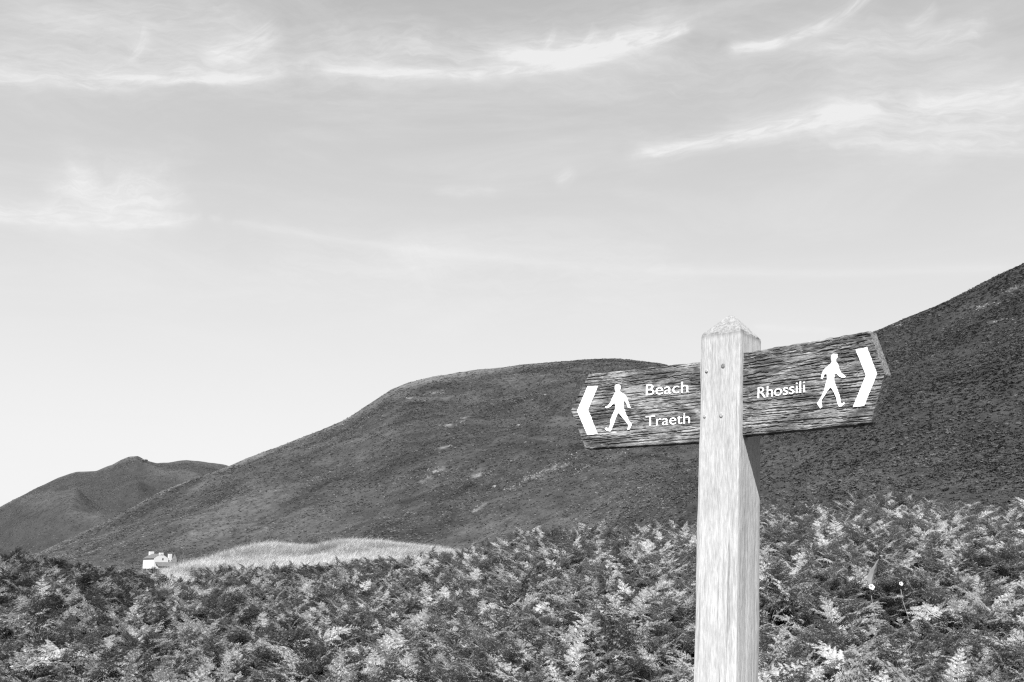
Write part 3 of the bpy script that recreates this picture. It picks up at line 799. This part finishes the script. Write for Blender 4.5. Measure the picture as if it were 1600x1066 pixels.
FB = {1: dict(top=-0.0469, bot=-0.2308, x=0.3066, a=0.3377, h=-0.1378, v0=0.0141, tilt=-0.0124, yaw=-0.1495),
      -1: dict(top=-0.0554, bot=-0.2387, x=0.3061, a=0.3521, h=-0.1425, v0=0.0145, tilt=0.0054, yaw=0.0903)}
TH = 0.0247
def board_frame(side):
    """frame of a finger board: x outward-right along the board, y into it, z up; origin where its front meets the post"""
    f = FB[side]
    ct, st = math.cos(f['tilt']), math.sin(f['tilt']); cy, sy = math.cos(f['yaw']), math.sin(f['yaw'])
    X = np.array([ct*cy, ct*sy, st]); Z = np.array([-st*cy, -st*sy, 1.0]); Z = Z-X*np.dot(X, Z); Z /= np.linalg.norm(Z); Y = np.cross(Z, X)
    o = np.array([side*HS-0.13*st*cy, -HDp+f['v0']-0.13*st*sy, H0])
    return Matrix([[float(X[i]), float(Y[i]), float(Z[i]), float(o[i])] for i in range(3)]+[[0, 0, 0, 1]])
def board_mesh(side):
    f = FB[side]; nx, nz = 260, 130
    us = np.concatenate([np.linspace(-0.03, f['x'], nx-40), np.linspace(f['x'], f['a']-0.0004, 41)[1:]]); nx = len(us)
    x_end = f['x']; ap = f['a']
    k = np.clip((us-x_end)/(ap-x_end), 0, 1)
    top = f['top']+(f['h']-f['top'])*k; bot = f['bot']+(f['h']-f['bot'])*k
    flat = np.where(k > 0, 0.45, 1.0)
    top = top+flat*(0.0022*fbm(us*60, us*0+side, 3, 4)); bot = bot+flat*(0.0016*fbm(us*70, us*0+side+9, 5, 4))
    top[-1] = bot[-1] = f['h']; top[-1] += 0.0015; bot[-1] -= 0.0015
    T = np.linspace(0, 1, nz)
    U = np.repeat(us[:, None], nz, 1); W = bot[:, None]+(top-bot)[:, None]*T[None, :]
    g1 = fbm(U*30+side*7, W*230, 23, 4); g2 = np.maximum(fbm(U*24+side*3, W*300, 29, 3), fbm(U*5+side*5, W*380+U*9, 37, 3))
    rel = 0.0006*g1-0.0016*smooth((g2-0.12)/0.18)+0.0009*fbm(U*9, W*30, 31, 3)
    edge = np.minimum(np.minimum(T, 1-T)*(nz-1)/2.0, 1.0)[None, :]
    Yf = np.abs(np.minimum(0, edge-1))*0.0012+np.clip(0.0007-rel, 0.0002, 0.003)*np.clip(edge, 0.2, 1)
    # chamfer towards the point
    front = np.stack([side*U, Yf, W], -1).reshape(-1, 3)
    back = np.stack([side*U, np.full_like(U, TH), W], -1).reshape(-1, 3)
    i = np.arange(nx*nz).reshape(nx, nz); n = nx*nz; F = []
    def q(a, b, c, d): F.append((a, b, c, d) if side > 0 else (d, c, b, a))
    for a in range(nx-1):
        for b in range(nz-1):
            q(i[a, b], i[a+1, b], i[a+1, b+1], i[a, b+1])
            if a % 6 == 0 and False: pass
    ends = []
    for a in range(nx-1):
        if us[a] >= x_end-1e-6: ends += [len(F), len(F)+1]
        q(n+i[a, 0], n+i[a+1, 0], i[a+1, 0], i[a, 0]); q(i[a, -1], i[a+1, -1], n+i[a+1, -1], n+i[a, -1])
        q(n+i[a, -1], n+i[a+1, -1], n+i[a+1, 0], n+i[a, 0])
    for b in range(nz-1):
        q(i[-1, b], n+i[-1, b], n+i[-1, b+1], i[-1, b+1]); q(n+i[0, b], i[0, b], i[0, b+1], n+i[0, b+1])
    V = np.concatenate([front, back]); used = np.zeros(len(V), bool)
    for f_ in F:
        for v in f_: used[v] = True
    remap = np.cumsum(used)-1
    me = mesh_np('finger_board', V[used], [tuple(int(remap[v]) for v in f_) for f_ in F], M_BOARD)
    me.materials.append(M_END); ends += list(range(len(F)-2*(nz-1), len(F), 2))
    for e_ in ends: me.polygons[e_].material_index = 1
    return me
def flat_shape(name, outline, parent, side, proud=0.0003, thick=0.0035):
    bm = bmesh.new()
    fine = []
    for (xa, za), (xb, zb) in zip(outline, outline[1:]+outline[:1]):
        n_ = max(1, int(math.hypot(xb-xa, zb-za)/0.0025))
        for i in range(n_):
            x_, z_ = xa+(xb-xa)*i/n_, za+(zb-za)*i/n_
            fine.append((x_+0.0009*float(vnoise(x_*300, z_*500, 3)), z_+0.0007*float(vnoise(x_*300, z_*500, 8))))
    vs = [bm.verts.new((x, -proud, z)) for x, z in fine]
    fc = bm.faces.new(vs)
    if fc.normal.y > 0: fc.normal_flip()
    bm.normal_update()
    r = bmesh.ops.extrude_face_region(bm, geom=[fc])
    for v in [g_ for g_ in r['geom'] if isinstance(g_, bmesh.types.BMVert)]: v.co.y += thick
    bmesh.ops.recalc_face_normals(bm, faces=bm.faces)
    me = bpy.data.meshes.new(name); bm.to_mesh(me); bm.free(); me.materials.append(M_WHITE)
    return link(name, me, parent)
def lettering(word, p0, p1, ptop, parent, squeeze=1.0):
    cu = bpy.data.curves.new(word, 'FONT'); cu.body = word; cu.size = 1.0; cu.resolution_u = 4
    cu.offset = -0.007
    tmp = bpy.data.objects.new('tmp', cu); COL.objects.link(tmp)
    dg = bpy.context.evaluated_depsgraph_get(); dg.update()
    me0 = bpy.data.meshes.new_from_object(tmp.evaluated_get(dg)); bpy.data.objects.remove(tmp)
    co = np.array([v.co[:] for v in me0.vertices]); x0, x1 = co[:, 0].min(), co[:, 0].max()
    cap = 0.73
    wd = p1[0]-p0[0]; ht = ptop[1]-p0[1]; slope = (p1[1]-p0[1])/wd
    X = (co[:, 0]-x0)/(x1-x0)*wd; Z = co[:, 1]/cap*ht+slope*X
    V = np.stack([p0[0]+X, np.full(len(X), -0.0003), p0[1]+Z], 1)
    F = [tuple(p.vertices) for p in me0.polygons]
    bm = bmesh.new(); vs = [bm.verts.new(v) for v in V]
    for f in F:
        try: bm.faces.new([vs[i] for i in f])
        except ValueError: pass
    bmesh.ops.recalc_face_normals(bm, faces=bm.faces)
    r = bmesh.ops.extrude_face_region(bm, geom=list(bm.faces))
    for v in [g_ for g_ in r['geom'] if isinstance(g_, bmesh.types.BMVert)]: v.co.y += 0.0035
    bmesh.ops.recalc_face_normals(bm, faces=bm.faces)
    me = bpy.data.meshes.new('lettering'); bm.to_mesh(me); bm.free(); me.materials.append(M_WHITE)
    return link('lettering', me, parent)
SHAPES = {'chL': [[-0.307, -0.0862], [-0.2777, -0.0882], [-0.3028, -0.1463], [-0.2728, -0.206], [-0.301, -0.2067], [-0.3339, -0.1458]], 'chR': [[0.2755, -0.0805], [0.3003, -0.0798], [0.3216, -0.137], [0.2935, -0.1968], [0.269, -0.1963], [0.2979, -0.136]], 'mL': [[-0.2299, -0.0899], [-0.2233, -0.0888], [-0.2167, -0.0903], [-0.2147, -0.0994], [-0.2165, -0.1058], [-0.2105, -0.111], [-0.2019, -0.1156], [-0.1963, -0.1242], [-0.1883, -0.1433], [-0.1849, -0.1493], [-0.1922, -0.1481], [-0.1963, -0.1381], [-0.2018, -0.1303], [-0.2047, -0.1351], [-0.2036, -0.1491], [-0.1992, -0.1598], [-0.1894, -0.1776], [-0.1808, -0.1873], [-0.1811, -0.1918], [-0.1859, -0.2002], [-0.192, -0.2003], [-0.1911, -0.1969], [-0.1883, -0.1909], [-0.197, -0.1799], [-0.2093, -0.1667], [-0.2161, -0.1598], [-0.2188, -0.1596], [-0.224, -0.1708], [-0.2289, -0.1843], [-0.2336, -0.1956], [-0.2372, -0.2018], [-0.2457, -0.2006], [-0.2532, -0.1944], [-0.2506, -0.1918], [-0.2426, -0.1941], [-0.239, -0.1865], [-0.2385, -0.1745], [-0.2343, -0.1632], [-0.2278, -0.152], [-0.2258, -0.1429], [-0.2278, -0.1346], [-0.232, -0.1347], [-0.2406, -0.1422], [-0.2498, -0.1453], [-0.2557, -0.143], [-0.254, -0.1408], [-0.2474, -0.1394], [-0.2411, -0.1324], [-0.2364, -0.1211], [-0.2302, -0.1115], [-0.227, -0.1066], [-0.2299, -0.1005]], 'mR': [[0.2203, -0.0845], [0.2258, -0.0821], [0.2335, -0.0837], [0.234, -0.0897], [0.2321, -0.0947], [0.2311, -0.0989], [0.2351, -0.1058], [0.2379, -0.114], [0.242, -0.1236], [0.2512, -0.1311], [0.2528, -0.1344], [0.2466, -0.1351], [0.2385, -0.1305], [0.232, -0.1244], [0.228, -0.1254], [0.2264, -0.1353], [0.228, -0.1439], [0.2329, -0.155], [0.2384, -0.1703], [0.2407, -0.1834], [0.2429, -0.1884], [0.2491, -0.1843], [0.2491, -0.188], [0.2434, -0.1926], [0.2383, -0.1927], [0.2342, -0.1864], [0.2319, -0.1737], [0.2256, -0.1605], [0.2198, -0.1514], [0.2151, -0.1533], [0.2081, -0.1626], [0.1991, -0.1732], [0.1967, -0.1793], [0.1991, -0.189], [0.1951, -0.1918], [0.1903, -0.186], [0.1872, -0.1804], [0.1903, -0.1765], [0.1962, -0.1698], [0.2045, -0.1538], [0.208, -0.1415], [0.2104, -0.1333], [0.2104, -0.1227], [0.2056, -0.1214], [0.2026, -0.1259], [0.2002, -0.132], [0.1966, -0.1305], [0.1973, -0.1231], [0.2009, -0.115], [0.2068, -0.109], [0.2151, -0.1048], [0.2206, -0.1006], [0.2222, -0.0966], [0.2194, -0.0908]], 'Beach': [[-0.1453, -0.1222], [-0.037, -0.1234], [-0.1464, -0.0945]], 'Traeth': [[-0.1438, -0.1956], [-0.0311, -0.1952], [-0.1448, -0.1697]], 'Rhossili': [[0.0401, -0.1542], [0.1577, -0.1542], [0.039, -0.1278]], 'bolts': [[0.0091, -0.0755], [-0.0329, -0.0825], [0.0064, -0.1863], [-0.0353, -0.1859]]}
for side, lab in ((-1, 'left pointing board reading Beach and Traeth'), (1, 'right pointing board reading Rhossili')):
    bd = link('finger_board', board_mesh(side), sign); bd.matrix_local = board_frame(side); bd['label'] = lab
    sfx = 'L' if side < 0 else 'R'
    sg = lambda pts: [(side*abs(x), z) for x, z in pts]
    flat_shape('chevron', SHAPES['ch'+sfx], bd, side)
    flat_shape('walking_figure', SHAPES['m'+sfx], bd, side)
    for wd in (('Beach', 'Traeth') if side < 0 else ('Rhossili',)):
        lettering(wd, *SHAPES[wd], bd)
for k, (x, z) in enumerate(SHAPES['bolts']):
    bm = bmesh.new(); rad = 0.0048 if k in (0, 2) else 0.0034; N_ = 12; r = random.Random(k)
    rings = [[bm.verts.new((rad*f*math.cos(2*math.pi*i/N_)*r.uniform(.88, 1.1), y, rad*f*1.2*math.sin(2*math.pi*i/N_))) for i in range(N_)] for f, y in ((1.15, 0.002), (1.0, -0.0010), (0.6, -0.0019), (0.25, -0.0016))]
    for a, b in zip(rings, rings[1:]):
        for i in range(N_): bm.faces.new((a[i], a[(i+1) % N_], b[(i+1) % N_], b[i]))
    bm.faces.new(rings[-1]); bmesh.ops.recalc_face_normals(bm, faces=bm.faces)
    me = bpy.data.meshes.new('bolt'); bm.to_mesh(me); bm.free(); me.materials.append(M_RUST if k == 0 else M_BOLT)
    o = link('bolt', me, sign); o.location = (x, -HDp, H0+z)

# ------------------------------------------------------------------ bindweed flowers in the bracken
for px, py, s, lab in ((1362, 917, 0.029, 'larger round white bindweed flower in the bracken right of the signpost'),
                       (1408, 912, 0.020, 'smaller white bindweed flower, further right in the bracken')):
    p = canopy_hit(px, py, 0.5); t = empty('bindweed_flower', tuple(float(v) for v in p), Matrix.Rotation(math.radians(70), 4, 'X')); tag(t, lab, 'flower', 'bindweed flowers in the bracken')
    V = []; F = []; N_ = 20
    for j, (rr_, z) in enumerate(((0.12, -1.3), (0.22, -0.8), (0.45, -0.35), (0.85, -0.05), (1.1, 0.06))):
        for i in range(N_):
            w_ = 1+0.06*math.cos(5*2*math.pi*i/N_)*(j/4); a = 2*math.pi*i/N_; V.append((s*rr_*w_*math.cos(a), s*rr_*w_*math.sin(a), s*z))
    for j in range(4):
        for i in range(N_): F.append((j*N_+i, j*N_+(i+1) % N_, (j+1)*N_+(i+1) % N_, (j+1)*N_+i))
    link('petal', mesh_np('petal', V, F, M_PETAL, True), t)
    V, F = stalk_geo(np.array([[0, 0, -1.3*s], [0, -0.05, -2.2*s], [0, -0.2, -2.6*s], [0.02, -0.4, -2.4*s]])); link('stalk', mesh_np('stalk', V, F, M_STALK), t)
p = canopy_hit(1362, 917, 0.5); p = p+np.array([6.0, 8.0, 19.0])*float(np.hypot(p[0], p[1]))/1600; t = empty('dead_leaf', tuple(float(v) for v in p)); tag(t, 'pale curled dead leaf standing just above the larger bindweed flower', 'leaf')
V = []; F = []; D_ = float(np.hypot(p[0], p[1]))/1600.0
for i in range(9):
    u = i/8; w = (3.0+5.5*math.sin(math.pi*min(1, u*1.15)**1.3))*(1-0.75*u)*D_
    cx, cz = (-4+15*u**1.6)*D_, (-16+36*u)*D_
    for j, sx in enumerate((-1, -0.4, 0.3, 1)): V.append((cx+sx*w, (abs(sx)*0.7-0.4*u)*w*1.2+0.02*u, cz+0.3*w*(1-abs(sx))+random.uniform(-1.2, 1.2)*D_))
for i in range(8):
    for j in range(3): a = i*4+j; F.append((a, a+1, a+5, a+4))
link('blade', mesh_np('blade', V, F, M_ROCK), t)
V, F = stalk_geo(np.array([[-4*D_, 0, -15*D_], [-5*D_, 0.01, -24*D_], [-6*D_, 0.03, -40*D_]])); link('stalk', mesh_np('stalk', V, F, M_STALK), t)
